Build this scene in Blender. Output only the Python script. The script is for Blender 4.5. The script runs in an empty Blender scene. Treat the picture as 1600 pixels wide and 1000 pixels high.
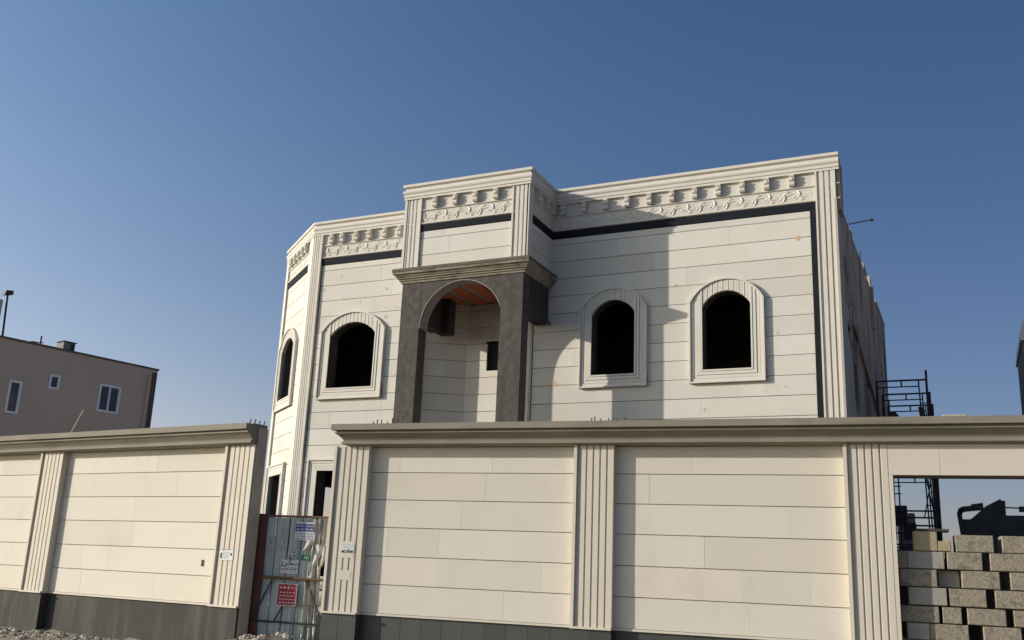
import bpy, math, random
from mathutils import Matrix, Vector
random.seed(7)
C = bpy.data.collections.new("scene"); bpy.context.scene.collection.children.link(C)
S = bpy.context.scene
# ------------------------------------------------------------------ camera
f_px, pitch, roll, yaw = 1509.42, math.radians(14.5556), math.radians(2.44252), math.radians(-25.534)
cp, sp, cr, sr = math.cos(pitch), math.sin(pitch), math.cos(roll), math.sin(roll)
right = Vector((cr, -sr*sp, sr*cp)); up = Vector((-sr, -cr*sp, cr*cp)); fwd = Vector((0, cp, sp))
Rz = Matrix(((math.cos(yaw), math.sin(yaw), 0), (-math.sin(yaw), math.cos(yaw), 0), (0, 0, 1)))
right, up, fwd = Rz @ right, Rz @ up, Rz @ fwd
cam = bpy.data.cameras.new("camera"); co = bpy.data.objects.new("camera", cam); C.objects.link(co)
M = Matrix((( right.x, up.x, -fwd.x, 0), (right.y, up.y, -fwd.y, 0), (right.z, up.z, -fwd.z, 1.33), (0, 0, 0, 1)))
co.matrix_world = M
cam.sensor_width = 36; cam.lens = f_px/1600*36; cam.clip_end = 3000; cam.clip_start = .05
S.camera = co
S.render.resolution_x, S.render.resolution_y = 1024, 640
# ------------------------------------------------------------------ light
SUN_AZ, SUN_EL = math.radians(62), math.radians(17.8)      # direction the light travels (from +Y towards +X), height
ld = Vector((math.sin(SUN_AZ)*math.cos(SUN_EL), math.cos(SUN_AZ)*math.cos(SUN_EL), -math.sin(SUN_EL)))
w = bpy.data.worlds.new("World"); S.world = w; w.use_nodes = True
nt = w.node_tree; bg = nt.nodes["Background"]
sky = nt.nodes.new("ShaderNodeTexSky"); sky.sky_type = 'NISHITA'; sky.sun_disc = False
sky.sun_elevation = SUN_EL; sky.sun_rotation = math.pi + SUN_AZ
sky.altitude = 0; sky.air_density = 1.0; sky.dust_density = 0.8; sky.ozone_density = 3.0
# the real sky was hazier and brighter towards the sun, deeper blue away from it: a smooth gain along the sun's azimuth
gen = nt.nodes.new("ShaderNodeTexCoord"); cmb = nt.nodes.new("ShaderNodeCombineXYZ")
ax = (math.sin(SUN_AZ), math.cos(SUN_AZ))
for i, (a, b, c_) in enumerate(((.196,-.915,-.907), (-.147,-.726,-.017), (-.161,-.482,.187))):
    dp = nt.nodes.new("ShaderNodeVectorMath"); dp.operation = 'DOT_PRODUCT'; nt.links.new(gen.outputs["Generated"], dp.inputs[0]); dp.inputs[1].default_value = (b*ax[0], b*ax[1], c_)
    ad = nt.nodes.new("ShaderNodeMath"); ad.operation = 'ADD'; nt.links.new(dp.outputs["Value"], ad.inputs[0]); ad.inputs[1].default_value = a
    cl = nt.nodes.new("ShaderNodeClamp"); nt.links.new(ad.outputs[0], cl.inputs[0]); cl.inputs[1].default_value = -.95; cl.inputs[2].default_value = .5
    ex = nt.nodes.new("ShaderNodeMath"); ex.operation = 'EXPONENT'; nt.links.new(cl.outputs[0], ex.inputs[0]); nt.links.new(ex.outputs[0], cmb.inputs[i])
mu = nt.nodes.new("ShaderNodeVectorMath"); mu.operation = 'MULTIPLY'; nt.links.new(sky.outputs[0], mu.inputs[0]); nt.links.new(cmb.outputs[0], mu.inputs[1])
nt.links.new(mu.outputs[0], bg.inputs[0]); bg.inputs[1].default_value = 0.13
sl = bpy.data.lights.new("sun", 'SUN'); sl.energy = 4.8; sl.angle = math.radians(.5); sl.color = (1, .93, .83)
so = bpy.data.objects.new("sun", sl); C.objects.link(so); so.rotation_euler = ld.to_track_quat('-Z', 'Y').to_euler()
S.view_settings.view_transform = 'Standard'; S.view_settings.look = 'None'; S.view_settings.exposure = -0.02
S.render.engine = 'CYCLES'

# ------------------------------------------------------------------ materials
def mat(name, col, rough=.8, col2=None, nscale=3.0, nmix=.5, island=0.0, bump=0.0, bscale=40.0, metal=0.0, stain=None, sscale=(1,1,1), slo=.5, shi=.65, emit=None):
    m = bpy.data.materials.new(name); m.use_nodes = True; n = m.node_tree; L = n.links
    p = n.nodes["Principled BSDF"]; p.inputs["Roughness"].default_value = rough; p.inputs["Metallic"].default_value = metal
    p.inputs["Specular IOR Level"].default_value = .3
    tc = n.nodes.new("ShaderNodeTexCoord")
    def mix(a, b, fac):
        x = n.nodes.new("ShaderNodeMix"); x.data_type = 'RGBA'
        for s, v in ((6, a), (7, b)):
            if isinstance(v, tuple): x.inputs[s].default_value = v + (1,)
            else: L.new(v, x.inputs[s])
        if isinstance(fac, float): x.inputs[0].default_value = fac
        else: L.new(fac, x.inputs[0])
        return x.outputs[2]
    def noise(scale, detail=6, vec=None, rough_=.6):
        t = n.nodes.new("ShaderNodeTexNoise"); t.inputs["Scale"].default_value = scale; t.inputs["Detail"].default_value = detail
        t.inputs["Roughness"].default_value = rough_
        L.new(vec or tc.outputs["Object"], t.inputs["Vector"]); return t.outputs["Fac"]
    def ramp(v, lo, hi, a=0.0, b=1.0):
        r = n.nodes.new("ShaderNodeMapRange"); L.new(v, r.inputs[0]); r.inputs[1].default_value = lo; r.inputs[2].default_value = hi
        r.inputs[3].default_value = a; r.inputs[4].default_value = b; return r.outputs[0]
    c = tuple(col)
    if col2: c = mix(tuple(col), tuple(col2), ramp(noise(nscale), .5-nmix/2, .5+nmix/2))
    if stain:
        mp = n.nodes.new("ShaderNodeMapping"); mp.inputs["Scale"].default_value = sscale; L.new(tc.outputs["Object"], mp.inputs[0])
        c = mix(c, tuple(stain), ramp(noise(1.0, 8, mp.outputs[0], .65), slo, shi, 0, .8))
    if island:
        g = n.nodes.new("ShaderNodeNewGeometry"); h = n.nodes.new("ShaderNodeHueSaturation")
        L.new(ramp(g.outputs["Random Per Island"], 0, 1, 1-island, 1+island), h.inputs["Value"])
        mm = n.nodes.new("ShaderNodeMath"); mm.operation = 'FRACT'; m2 = n.nodes.new("ShaderNodeMath"); m2.operation = 'MULTIPLY'
        L.new(g.outputs["Random Per Island"], m2.inputs[0]); m2.inputs[1].default_value = 17.3; L.new(m2.outputs[0], mm.inputs[0])
        L.new(ramp(mm.outputs[0], 0, 1, .88, 1.08), h.inputs["Saturation"])
        if isinstance(c, tuple): h.inputs["Color"].default_value = c + (1,)
        else: L.new(c, h.inputs["Color"])
        c = h.outputs[0]
    if isinstance(c, tuple): p.inputs["Base Color"].default_value = c + (1,)
    else: L.new(c, p.inputs["Base Color"])
    if bump:
        b = n.nodes.new("ShaderNodeBump"); b.inputs["Strength"].default_value = bump; b.inputs["Distance"].default_value = .008
        L.new(noise(bscale, 5), b.inputs["Height"]); L.new(b.outputs[0], p.inputs["Normal"])
    return m
STONE = mat("house_limestone", (.64,.60,.53), .75, (.57,.53,.465), 1.6, .7, island=.065, bump=.12, bscale=25, stain=(.50,.44,.34), sscale=(1.3,1.3,1.3), slo=.61, shi=.80)
TRIM = mat("carved_limestone", (.66,.62,.55), .75, (.58,.54,.47), 2.5, .7, bump=.2, bscale=30)
FST = mat("fence_limestone", (.64,.585,.495), .8, (.61,.555,.465), 1.2, .8, island=.05, bump=.2, bscale=18, stain=(.52,.47,.395), sscale=(1.4,1.4,1.1), slo=.54, shi=.85)
FTRIM = mat("fence_fluted_limestone", (.64,.58,.485), .8, (.58,.525,.435), 3, .7, bump=.2, bscale=25)
CEM = mat("cement_coping", (.285,.255,.20), .9, (.21,.19,.15), 2.2, .6, bump=.3, bscale=20, stain=(.15,.13,.10), sscale=(.6,.6,5), slo=.55, shi=.75)
PLI = mat("cement_plinth", (.056,.053,.046), .85, (.040,.038,.034), 2, .6, bump=.3, bscale=14, stain=(.115,.108,.095), sscale=(3,3,.35), slo=.5, shi=.72)
GRAN = mat("granite_tile", (.072,.074,.072), .45, (.055,.056,.056), 5, .6, island=.12, bump=.05, bscale=60)
TIEB = mat("granite_joint", (.16,.16,.15), .8)
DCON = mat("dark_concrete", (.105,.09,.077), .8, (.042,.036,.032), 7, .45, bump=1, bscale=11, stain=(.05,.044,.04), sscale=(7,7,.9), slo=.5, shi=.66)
DKB = mat("shade_dark_concrete", (.04,.039,.041), .9, (.06,.054,.05), 5, .5, bump=.7, bscale=10)  # concrete colour darkened to carry the shade on side beams and stubs
WCON = mat("weathered_concrete", (.36,.31,.23), .9, (.21,.18,.135), 4, .6, bump=.6, bscale=14, stain=(.10,.085,.06), sscale=(1.6,1.6,5), slo=.5, shi=.62)
LCON = mat("light_concrete", (.33,.31,.27), .9, (.25,.235,.205), 4, .6, bump=.5, bscale=16)
RCON = mat("rough_concrete_wall", (.50,.41,.32), .92, (.27,.215,.165), 1.1, .5, bump=.9, bscale=6, stain=(.10,.082,.065), sscale=(1,.9,.35), slo=.5, shi=.62)
ECON = mat("end_face_concrete", (.50,.43,.345), .92, (.33,.285,.225), 3, .6, bump=.5, bscale=12)
BLACK = mat("black_granite_band", (.012,.014,.019), .75, (.020,.022,.028), 6, .7)
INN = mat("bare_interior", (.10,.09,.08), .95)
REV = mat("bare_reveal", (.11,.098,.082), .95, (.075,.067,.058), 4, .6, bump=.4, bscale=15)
CLAY = mat("clay_block_ceiling", (.60,.16,.085), .85, (.42,.11,.06), 8, .7, bump=.5, bscale=30)
STEEL = mat("dark_painted_steel", (.03,.034,.05), .6, (.06,.04,.035), 12, .6)
RUSTB = mat("rusty_rebar", (.055,.035,.025), .8)
REDOX = mat("red_oxide_steel", (.15,.045,.035), .65, (.085,.04,.03), 5, .7, bump=.2, bscale=20)
RUST = mat("rusty_pipe", (.22,.13,.08), .8, (.10,.055,.035), 9, .6, bump=.3)
GALV = mat("galvanised_sheet", (.43,.465,.45), .55, (.30,.335,.325), 2.5, .7, metal=.15, bump=.25, bscale=5, stain=(.16,.17,.16), sscale=(4,4,1), slo=.55, shi=.75)
CRUM = mat("crumpled_sheet", (.55,.53,.46), .7, (.42,.41,.36), 5, .7, metal=.0, bump=.3, bscale=8)
BROWN = mat("brown_render", (.54,.435,.345), .9, (.48,.385,.305), .6, .7, bump=.15, bscale=20, stain=(.42,.335,.265), sscale=(.8,.8,.25), slo=.55, shi=.75)
PVC = mat("white_frame", (.72,.73,.74), .4)
GLASS = mat("dark_glass", (.045,.055,.075), .12, (.06,.07,.09), 1, .6)
BLOCK = mat("concrete_block", (.36,.305,.225), .95, (.20,.165,.12), 38, .35, island=.16, bump=1, bscale=60, stain=(.14,.118,.09), sscale=(11,11,11), slo=.52, shi=.66)
BLOCKG = mat("shade_grey_block", (.36,.33,.28), .92, (.29,.265,.225), 30, .4, bump=.7, bscale=50, stain=(.19,.175,.15), sscale=(9,9,9), slo=.56, shi=.7)  # greyer copy of the block colour, with cast shade put into it
BLOCKY = mat("yellowish_block", (.42,.34,.19), .95, (.30,.25,.17), 6, .6, bump=.9, bscale=45)
SKIP = mat("black_steel", (.022,.024,.028), .7, (.055,.052,.05), 2.5, .5)
WOOD = mat("dark_plank", (.05,.045,.045), .9, (.08,.065,.05), 6, .6)
PAPER = mat("white_notice", (.62,.60,.60), .7, (.52,.51,.52), 8, .7)
REDS = mat("red_sign", (.36,.022,.04), .6, (.28,.02,.03), 6, .6)
PINK = mat("pale_lettering", (.70,.50,.50), .7)
INK = mat("black_lettering", (.03,.025,.03), .7)
BLUE = mat("blue_lettering", (.05,.07,.22), .7)
MAR = mat("maroon_lettering", (.30,.10,.13), .7)
GREEN = mat("green_notice", (.03,.17,.08), .7)
DUST = mat("dusty_notice", (.40,.43,.42), .8, (.34,.37,.37), 9, .7)
TAGM = mat("aluminium_tag", (.62,.64,.62), .5, (.54,.56,.55), 20, .7)
SAND = mat("sandy_ground", (.31,.26,.20), .95, (.23,.19,.145), 2.2, .6, bump=1, bscale=22, stain=(.15,.125,.10), sscale=(5,5,5), slo=.48, shi=.66)
RUBB = mat("pale_rubble", (.42,.37,.29), .95, (.28,.24,.19), 4, .6, island=.25, bump=.6, bscale=14)
SNDW = mat("pale_render", (.70,.65,.58), .85, (.62,.58,.52), 2, .6)
PALEB = mat("grey_render", (.20,.19,.185), .9, (.17,.16,.155), 1.5, .6, bump=.2)
BEIGEB = mat("beige_stone_block", (.48,.42,.32), .9, (.38,.33,.25), 5, .6, bump=.4)

# ------------------------------------------------------------------ mesh tools
class Fr:
    """Wall frame: s runs along the wall to the right, d out of the wall towards the viewer, z up."""
    def __init__(s, o, th): s.o = o; s.dx = (math.cos(th), math.sin(th)); s.out = (math.sin(th), -math.cos(th))
    def p(s, a, d, z): return (s.o[0]+s.dx[0]*a+s.out[0]*d, s.o[1]+s.dx[1]*a+s.out[1]*d, z)
W0 = Fr((0, 0), 0)
class MB:
    def __init__(s): s.v = []; s.f = []
    def add(s, vs, fs): b = len(s.v); s.v += [tuple(v) for v in vs]; s.f += [tuple(b+i for i in f) for f in fs]
    def box(s, F, s0, s1, d0, d1, z0, z1):
        vs = [F.p(a, d, z) for z in (z0, z1) for (a, d) in ((s0, d1), (s1, d1), (s1, d0), (s0, d0))]
        s.add(vs, [(0,3,2,1),(4,5,6,7),(0,1,5,4),(1,2,6,5),(2,3,7,6),(3,0,4,7)])
    def cham(s, F, s0, s1, d0, d1, z0, z1, b=.006):
        """slab with a chamfered front edge (d1 is the front)"""
        vs = [F.p(a, d0, z) for (a, z) in ((s0,z0),(s1,z0),(s1,z1),(s0,z1))] + [F.p(a, d1-b, z) for (a, z) in ((s0,z0),(s1,z0),(s1,z1),(s0,z1))] \
           + [F.p(a, d1, z) for (a, z) in ((s0+b,z0+b),(s1-b,z0+b),(s1-b,z1-b),(s0+b,z1-b))]
        fs = [(0,3,2,1), (8,9,10,11)]
        for i in range(4):
            j = (i+1) % 4; fs += [(i, j, 4+j, 4+i), (4+i, 4+j, 8+j, 8+i)]
        s.add(vs, fs)
    def prism(s, F, pts, d0, d1):
        """polygon in (s,z), counter-clockwise seen from outside, between depths d0 (back) and d1 (front)"""
        n = len(pts); vs = [F.p(a, d1, z) for a, z in pts] + [F.p(a, d0, z) for a, z in pts]
        s.add(vs, [tuple(range(n)), tuple(range(2*n-1, n-1, -1))] + [(i+n, (i+1) % n + n, (i+1) % n, i) for i in range(n)])
    def strip(s, F, inner, outer, d0, d1):
        """ring between two equal-length outlines (open path), extruded"""
        n = len(inner); vs = []
        for a, b in zip(inner, outer): vs += [F.p(a[0], d1, a[1]), F.p(b[0], d1, b[1]), F.p(b[0], d0, b[1]), F.p(a[0], d0, a[1])]
        fs = []
        for i in range(n-1):
            for k in range(4): fs.append((4*i+k, 4*i+(k+1) % 4, 4*i+4+(k+1) % 4, 4*i+4+k))
        fs += [(0,3,2,1), (4*n-4, 4*n-3, 4*n-2, 4*n-1)]
        s.add(vs, fs)
    def tube(s, a, b, r, n=8, r2=None):
        a = Vector(a); b = Vector(b); d = (b-a).normalized(); u = d.orthogonal().normalized(); v = d.cross(u); r2 = r if r2 is None else r2
        vs = [a+(u*math.cos(t)+v*math.sin(t))*r for t in [2*math.pi*i/n for i in range(n)]] + [b+(u*math.cos(t)+v*math.sin(t))*r2 for t in [2*math.pi*i/n for i in range(n)]]
        s.add(vs, [(i, (i+1) % n, n+(i+1) % n, n+i) for i in range(n)] + [tuple(range(n-1, -1, -1)), tuple(range(n, 2*n))])
    def path(s, pts, r, n=6, r2=None):
        m = len(pts)
        for i in range(m-1):
            ra = r if r2 is None else r+(r2-r)*i/(m-1); rb = r if r2 is None else r+(r2-r)*(i+1)/(m-1)
            s.tube(pts[i], pts[i+1], ra, n, rb)
    def sweep(s, path, prof, cap=True):
        """profile (out,z) swept along a plan path with mitred corners; outward is to the right of travel"""
        P = [Vector(p) for p in path]; rows = []
        for i, p in enumerate(P):
            ns = []
            if i > 0: d = (p-P[i-1]).normalized(); ns.append(Vector((d.y, -d.x)))
            if i < len(P)-1: d = (P[i+1]-p).normalized(); ns.append(Vector((d.y, -d.x)))
            m = ns[0] if len(ns) == 1 else (ns[0]+ns[1])/(1+ns[0].dot(ns[1]))
            rows.append([(p.x+m.x*o, p.y+m.y*o, z) for o, z in prof])
        k = len(prof); vs = [q for r in rows for q in r]
        fs = [(i*k+j, (i+1)*k+j, (i+1)*k+(j+1) % k, i*k+(j+1) % k) for i in range(len(P)-1) for j in range(k)]
        if cap: fs += [tuple(range(k-1, -1, -1)), tuple((len(P)-1)*k+j for j in range(k))]
        s.add(vs, fs)
    def cells(s, F, s0, s1, z0, z1, d0, d1, hole=None, c=.05):
        """slab with ragged cut-out: cells whose centre lies in the hole are left out"""
        if hole is None or not hole(None, (s0, s1, z0, z1)): s.box(F, s0, s1, d0, d1, z0, z1); return
        nx = max(1, round((s1-s0)/c)); nz = max(1, round((z1-z0)/c)); cx = (s1-s0)/nx; cz = (z1-z0)/nz; keep = set()
        for i in range(nx):
            for j in range(nz):
                if not hole((s0+(i+.5)*cx, z0+(j+.5)*cz), None): keep.add((i, j))
        idx = {}; vs = []; fs = []
        def V(i, j, k):
            if (i, j, k) not in idx: idx[(i, j, k)] = len(vs); vs.append(F.p(s0+i*cx, (d0, d1)[k], z0+j*cz))
            return idx[(i, j, k)]
        for (i, j) in keep:
            fs.append((V(i,j,1), V(i+1,j,1), V(i+1,j+1,1), V(i,j+1,1))); fs.append((V(i,j,0), V(i,j+1,0), V(i+1,j+1,0), V(i+1,j,0)))
            if (i-1,j) not in keep: fs.append((V(i,j,0), V(i,j,1), V(i,j+1,1), V(i,j+1,0)))
            if (i+1,j) not in keep: fs.append((V(i+1,j,1), V(i+1,j,0), V(i+1,j+1,0), V(i+1,j+1,1)))
            if (i,j-1) not in keep: fs.append((V(i,j,0), V(i+1,j,0), V(i+1,j,1), V(i,j,1)))
            if (i,j+1) not in keep: fs.append((V(i,j+1,1), V(i+1,j+1,1), V(i+1,j+1,0), V(i,j+1,0)))
        if vs: s.add(vs, fs)
    def build(s, name, m, parent=None, smooth=False, **kw):
        me = bpy.data.meshes.new(name); me.from_pydata(s.v, [], s.f); me.materials.append(m); me.update()
        if smooth:
            for p in me.polygons: p.use_smooth = True
        o = bpy.data.objects.new(name, me); C.objects.link(o)
        if parent is not None:
            o.parent = parent; 
            ml = Matrix.Translation(parent["_loc"]) if "_loc" in parent else Matrix.Identity(4)
            o.matrix_parent_inverse = ml.inverted()
        for k, v in kw.items(): o[k] = v
        return o
def thing(name, loc, label, cat, group=None):
    o = bpy.data.objects.new(name, None); C.objects.link(o); o.location = loc; o.empty_display_size = .2
    o["label"] = label; o["category"] = cat; o["_loc"] = loc
    if group: o["group"] = group
    return o

def slabs(mb, F, s0, s1, zs, d0, d1, hole=None, seed=1, lo=.9, hi=1.9, gap=.0056, vgap=.0006, b_=.0022):
    rnd = random.Random(seed)
    for z0, z1 in zip(zs[:-1], zs[1:]):
        x = s0; off = rnd.uniform(.3, hi)
        while x < s1-1e-4:
            nx = x+off; off = rnd.uniform(lo, hi)
            if nx > s1-.35: nx = s1
            j = rnd.uniform(-.0015, .0015)
            a, b, c_, d_ = x+vgap, nx-vgap, z0+gap, z1-gap
            if hole and hole(None, (a, b, c_, d_)): mb.cells(F, a, b, c_, d_, d0, d1+j, hole)
            else: mb.cham(F, a, b, d0, d1+j, c_, d_, b_)
            x = nx
def arch_pts(c, hw, spring, top, n=18):
    rise = top-spring; R = (hw*hw+rise*rise)/(2*rise); cz = top-R; a0 = math.asin(min(1, hw/R))
    return [(c+R*math.sin(-a0+2*a0*i/n), cz+R*math.cos(-a0+2*a0*i/n)) for i in range(n+1)]
def arch_z(c, hw, spring, top, x):
    rise = top-spring; R = (hw*hw+rise*rise)/(2*rise); cz = top-R
    return cz+math.sqrt(max(0, R*R-(x-c)**2)) if abs(x-c) <= hw else None
def arch_hole(wins):
    """wins: (centre, half width, sill, spring, top) ; hole test used by slabs/cells"""
    def h(pt, rect):
        for c, hw, zb, sp_, tp in wins:
            if rect is not None:
                if rect[0] < c+hw and rect[1] > c-hw and rect[2] < tp and rect[3] > zb: return True
            else:
                x, z = pt
                if abs(x-c) < hw and z > zb:
                    zt = tp if tp <= sp_+.001 else arch_z(c, hw, sp_, tp, x)
                    if zt and z < zt: return True
        return False
    return h

# ================================================================== THE SETTING: ground
def hgt(x, y):
    yf = 12.05+(-10.16-x)*.0978 if x < -10.16 else (12.05+(x+10.16)*.276 if x < -8.82 else 12.42+(x+8.82)*.0887)   # front line of the walls
    t = max(0, yf-.15-y)
    g = -.03-.34*min(1, t/8.0)
    if y > yf+.3: g = .12+.13*min(1, (y-yf-.3)/1.0)
    g += .30*math.exp(-((x+9.5)/.85)**2-((y-12.1)/.75)**2)*(1 if y < yf+.3 else .6)
    return g+.012*math.sin(x*3.1+y*1.7)*min(1, t)+.008*math.sin(x*7.3-y*5.1)*min(1, t)
mb = MB()
xs = [-900,-300,-120,-60,-40,-30]+[-24+i*.25 for i in range(137)]+[14,25,50,120,300,900]
ys = [-900,-300,-100,-30,-10,0,4,7]+[9+i*.2 for i in range(31)]+[16,20,30,45,80,200,500,1200]
nx = len(xs)
for y in ys:
    for x in xs: mb.v.append((x, y, hgt(x, y)))
for j in range(len(ys)-1):
    for i in range(nx-1): mb.f.append((j*nx+i, j*nx+i+1, (j+1)*nx+i+1, (j+1)*nx+i))
mb.build("ground", SAND, smooth=True, kind="structure")
mb = MB(); mb.add([(-400, -9, -.33), (400, -9, -.33), (400, 6.5, -.33), (-400, 6.5, -.33)], [(0, 1, 2, 3)])  # asphalt out of view, added to cut warm bounce off the ground
mb.build("road", mat("asphalt", (.055,.053,.05), .9, (.04,.04,.038), 3, .6, bump=.3, bscale=60), kind="structure")
# rubble lying along the foot of the wall
mb = MB(); rnd = random.Random(3)
def rock(mb, x, y, z, r):
    vs = []; n = 6
    for k, (zz, q) in enumerate(((-.5, .7), (.1, 1), (.55, .65))):
        for i in range(n):
            t = 2*math.pi*i/n+k*.4; rr = r*q*rnd.uniform(.75, 1.15); vs.append((x+rr*math.cos(t), y+rr*math.sin(t)*.8, z+zz*r*rnd.uniform(.8, 1.2)))
    fs = [tuple(range(n-1, -1, -1)), tuple(range(2*n, 3*n))]
    for k in range(2):
        for i in range(n): fs.append((k*n+i, k*n+(i+1) % n, (k+1)*n+(i+1) % n, (k+1)*n+i))
    mb.add(vs, fs)
for i in range(2600):
    x = rnd.uniform(-22, 6); base = 12.05+(-5.584 and 0)
    yy = (12.05+(-10.16-x)*.0978 if x < -9.5 else 12.42+(x+8.82)*.0887) - rnd.expovariate(1.6)-.02
    r = rnd.choice([.015,.02,.025,.03,.035,.045,.06,.08]) if x < -8 else rnd.choice([.01,.015,.03])
    rock(mb, x, yy, hgt(x, yy)+r*.05, r)
mb.build("rubble", RUBB, kind="stuff")

# ================================================================== boundary walls
FL = Fr((-10.16, 12.05), math.radians(-5.584)); FR_ = Fr((-8.82, 12.42), math.radians(5.067))
ZC = [.645, 1.055, 1.465, 1.885, 2.295, 2.705, 3.09]
def fluted(mb, F, s0, s1, z0, z1, ribs=5, d=0.0, blank=()):
    """pilaster face: thin proud border on the left, recessed field with ribs"""
    w_ = s1-s0; bw = .045; rec = .035
    mb.box(F, s0, s0+bw, d-.15, d, z0, z1)                                  # proud border left
    mb.box(F, s0+bw, s1, d-.15, d-rec-.015, z0, z1)                         # core
    f0 = s0+bw+.035; fw = (s1-f0)/ribs; g = .0065
    for i in range(ribs):
        a = f0+i*fw+g; b = f0+(i+1)*fw-(g if i < ribs-1 else 0)
        prof = [(a, d-rec-.016), (a+.011, d-rec+.008), (b-.004, d-rec+.008), (b, d-rec-.016)]
        if i == ribs-1: prof = [(a, d-rec-.016), (a+.011, d-rec+.008), (b, d-rec+.008), (b, d-rec-.016)]
        vs = [F.p(x, y, z) for z in (z0, z1) for x, y in prof]
        mb.add(vs, [(0,1,5,4),(1,2,6,5),(2,3,7,6),(3,2,1,0),(4,5,6,7)])
    for (ba, bb, bz0, bz1) in blank: mb.box(F, ba, bb, d-rec-.01, d-rec+.0105, bz0, bz1)
COPE = [(-.38,3.09),(-.135,3.09),(.02,3.095),(.04,3.11),(.075,3.115),(.075,3.15),(.05,3.155),(.055,3.175),(.075,3.20),(.11,3.235),(.145,3.262),(.16,3.268),(.16,3.288),(.14,3.292),(.14,3.312),(.205,3.315),(.205,3.405),(-.38,3.41)]
def fence(F, name, label, s_lo, s_hi, pils, opening=None, endcap=None, seed=5, plinth_mat=PLI, tiles=False, cope_path=None, core=-.5, back=-.38):
    root = thing(name, F.p((s_lo+s_hi)/2, -.2, 0), label, "wall")
    # masonry core
    mb = MB(); segs = [(s_lo, s_hi)] if not opening else [(s_lo, opening[0]-.02), (opening[1]+.02, s_hi)]
    for a, b in segs: mb.box(F, a+.006, b-.006, core, -.20, -.3, 3.09)
    mb.build("core_wall", ECON, root)
    edges = [s_lo]+[q for p in pils for q in p[:2]]+[s_hi]
    panels = [(edges[i], edges[i+1]) for i in range(0, len(edges), 2) if edges[i+1]-edges[i] > .1]
    for k, (a, b) in enumerate(panels):
        if opening and a >= opening[0]-.3 and b <= opening[1]+.3: continue
        mb = MB(); slabs(mb, F, a, b, ZC, -.20, -.15, seed=seed+k, lo=.7, hi=2.4, gap=.0048, vgap=.0004, b_=.0012); mb.build("panel", FST, root)
    for p in pils:
        mb = MB(); bl = p[2] if len(p) > 2 else ()
        fluted(mb, F, p[0], p[1], .645, 3.09, blank=bl); mb.build("pilaster", FTRIM, root)
    # cap ledge and plinth, following the pilasters
    led = MB(); pl = MB()
    def run(a, b, d):
        led.box(F, a, b, -.2, d+.012, .615, .645)
        if tiles:
            x = a; n = max(1, round((b-a)/.335)); w_ = (b-a)/n
            for i in range(n): pl.cham(F, a+i*w_+.0025, a+(i+1)*w_-.0025, -.25, d-.02, -.3, .612, .002)
        else: pl.box(F, a, b, -.25, d-.02, -.3, .612)
    for a, b in panels:
        if opening and a >= opening[0]-.3 and b <= opening[1]+.3: continue
        run(a, b, -.15)
    for p in pils: run(p[0], p[1], 0)
    led.build("ledge", FTRIM, root); pl.build("plinth", plinth_mat, root)
    if tiles:
        mb = MB()
        for a, b in panels:
            if opening and a >= opening[0]-.3: continue
            mb.box(F, a, b, -.26, -.1735, -.3, .611)
        for p in pils: mb.box(F, p[0]+.003, p[1]-.003, -.26, -.0235, -.3, .611)
        mb.build("tile_joint", TIEB, root)
    mb = MB(); mb.sweep([F.p(*q, 0)[:2] for q in cope_path], [(back if o == -.38 else o, z) for o, z in COPE]); mb.build("coping", CEM, root)
    return root
LW = fence(FL, "boundary_wall", "cream stone boundary wall left of the sheet-metal gate, with cement plinth", -14, 0, [(-10.1,-9.5),(-5.42,-4.80),(-.62,0.0)], seed=11,
           cope_path=[(-14, 0), (-.0, 0)], core=-.25, back=-.25)
# bare concrete end of the left wall
mb = MB(); mb.box(FL, .006, .03, -.25, -.055, -.3, 3.36); mb.build("end_face", ECON, LW)
mb = MB(); mb.box(FL, -.12, .012, -.25, .06, 3.411, 3.418) ; mb.build("end_cap", ECON, LW)
for i in range(4):
    mb = MB(); x = -.02; d = .10-.10*i
    mb.path([FL.p(x-.02, d, 3.38), FL.p(x-.01, d, 3.45), FL.p(x+.005, d, 3.475+.012*(i % 2))], .009); mb.build("rebar", RUSTB, LW)
mb = MB(); mb.box(FL, -1.03, -.965, -.16, -.1465, 1.20, 1.30); mb.build("socket_hole", INK, LW)
RW = fence(FR_, "boundary_wall", "long cream stone boundary wall right of the gate, with dark tiled plinth and wide opening", -.06, 13.2,
           [(-.06,.53,((.16,.40,1.42,1.66),(.16,.38,1.10,1.24))),(3.80,4.37),(7.40,7.93),(11.9,12.5)], opening=(7.93,11.9), seed=23, tiles=True, plinth_mat=GRAN,
           cope_path=[(.17,-.38), (.17,0), (13.2,0)])
# lintel and jambs of the wide opening (flush with the pilaster face)
mb = MB()
slabs(mb, FR_, 7.931, 11.9, [2.70, 3.09], -.05, -.03, seed=4, lo=1.2, hi=1.6, gap=.0012, vgap=.0008)
mb.box(FR_, 7.931, 7.985, -.5, -.03, -.3, 2.699); mb.box(FR_, 11.845, 11.899, -.5, -.03, -.3, 2.699)
mb.build("lintel_facing", FTRIM, RW)
mb = MB(); mb.box(FR_, 7.90, 11.93, -.5, -.052, 2.705, 3.085); mb.build("lintel", mat("lintel_soffit", (.20,.15,.10), .9, (.15,.115,.08), 5, .6), RW)
for (c0, n, z) in ((.42, 6, 3.41), (3.95, 7, 3.41)):
    for i in range(n):
        mb = MB(); x = c0+i*.085+random.uniform(-.02, .02); h = random.uniform(.10, .165) if c0 < 1 else random.uniform(.10, .14)
        mb.path([FR_.p(x, -.30, z-.04), FR_.p(x+random.uniform(-.015,.015), -.30, z+h)], .009); mb.build("rebar", RUSTB, RW)
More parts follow.
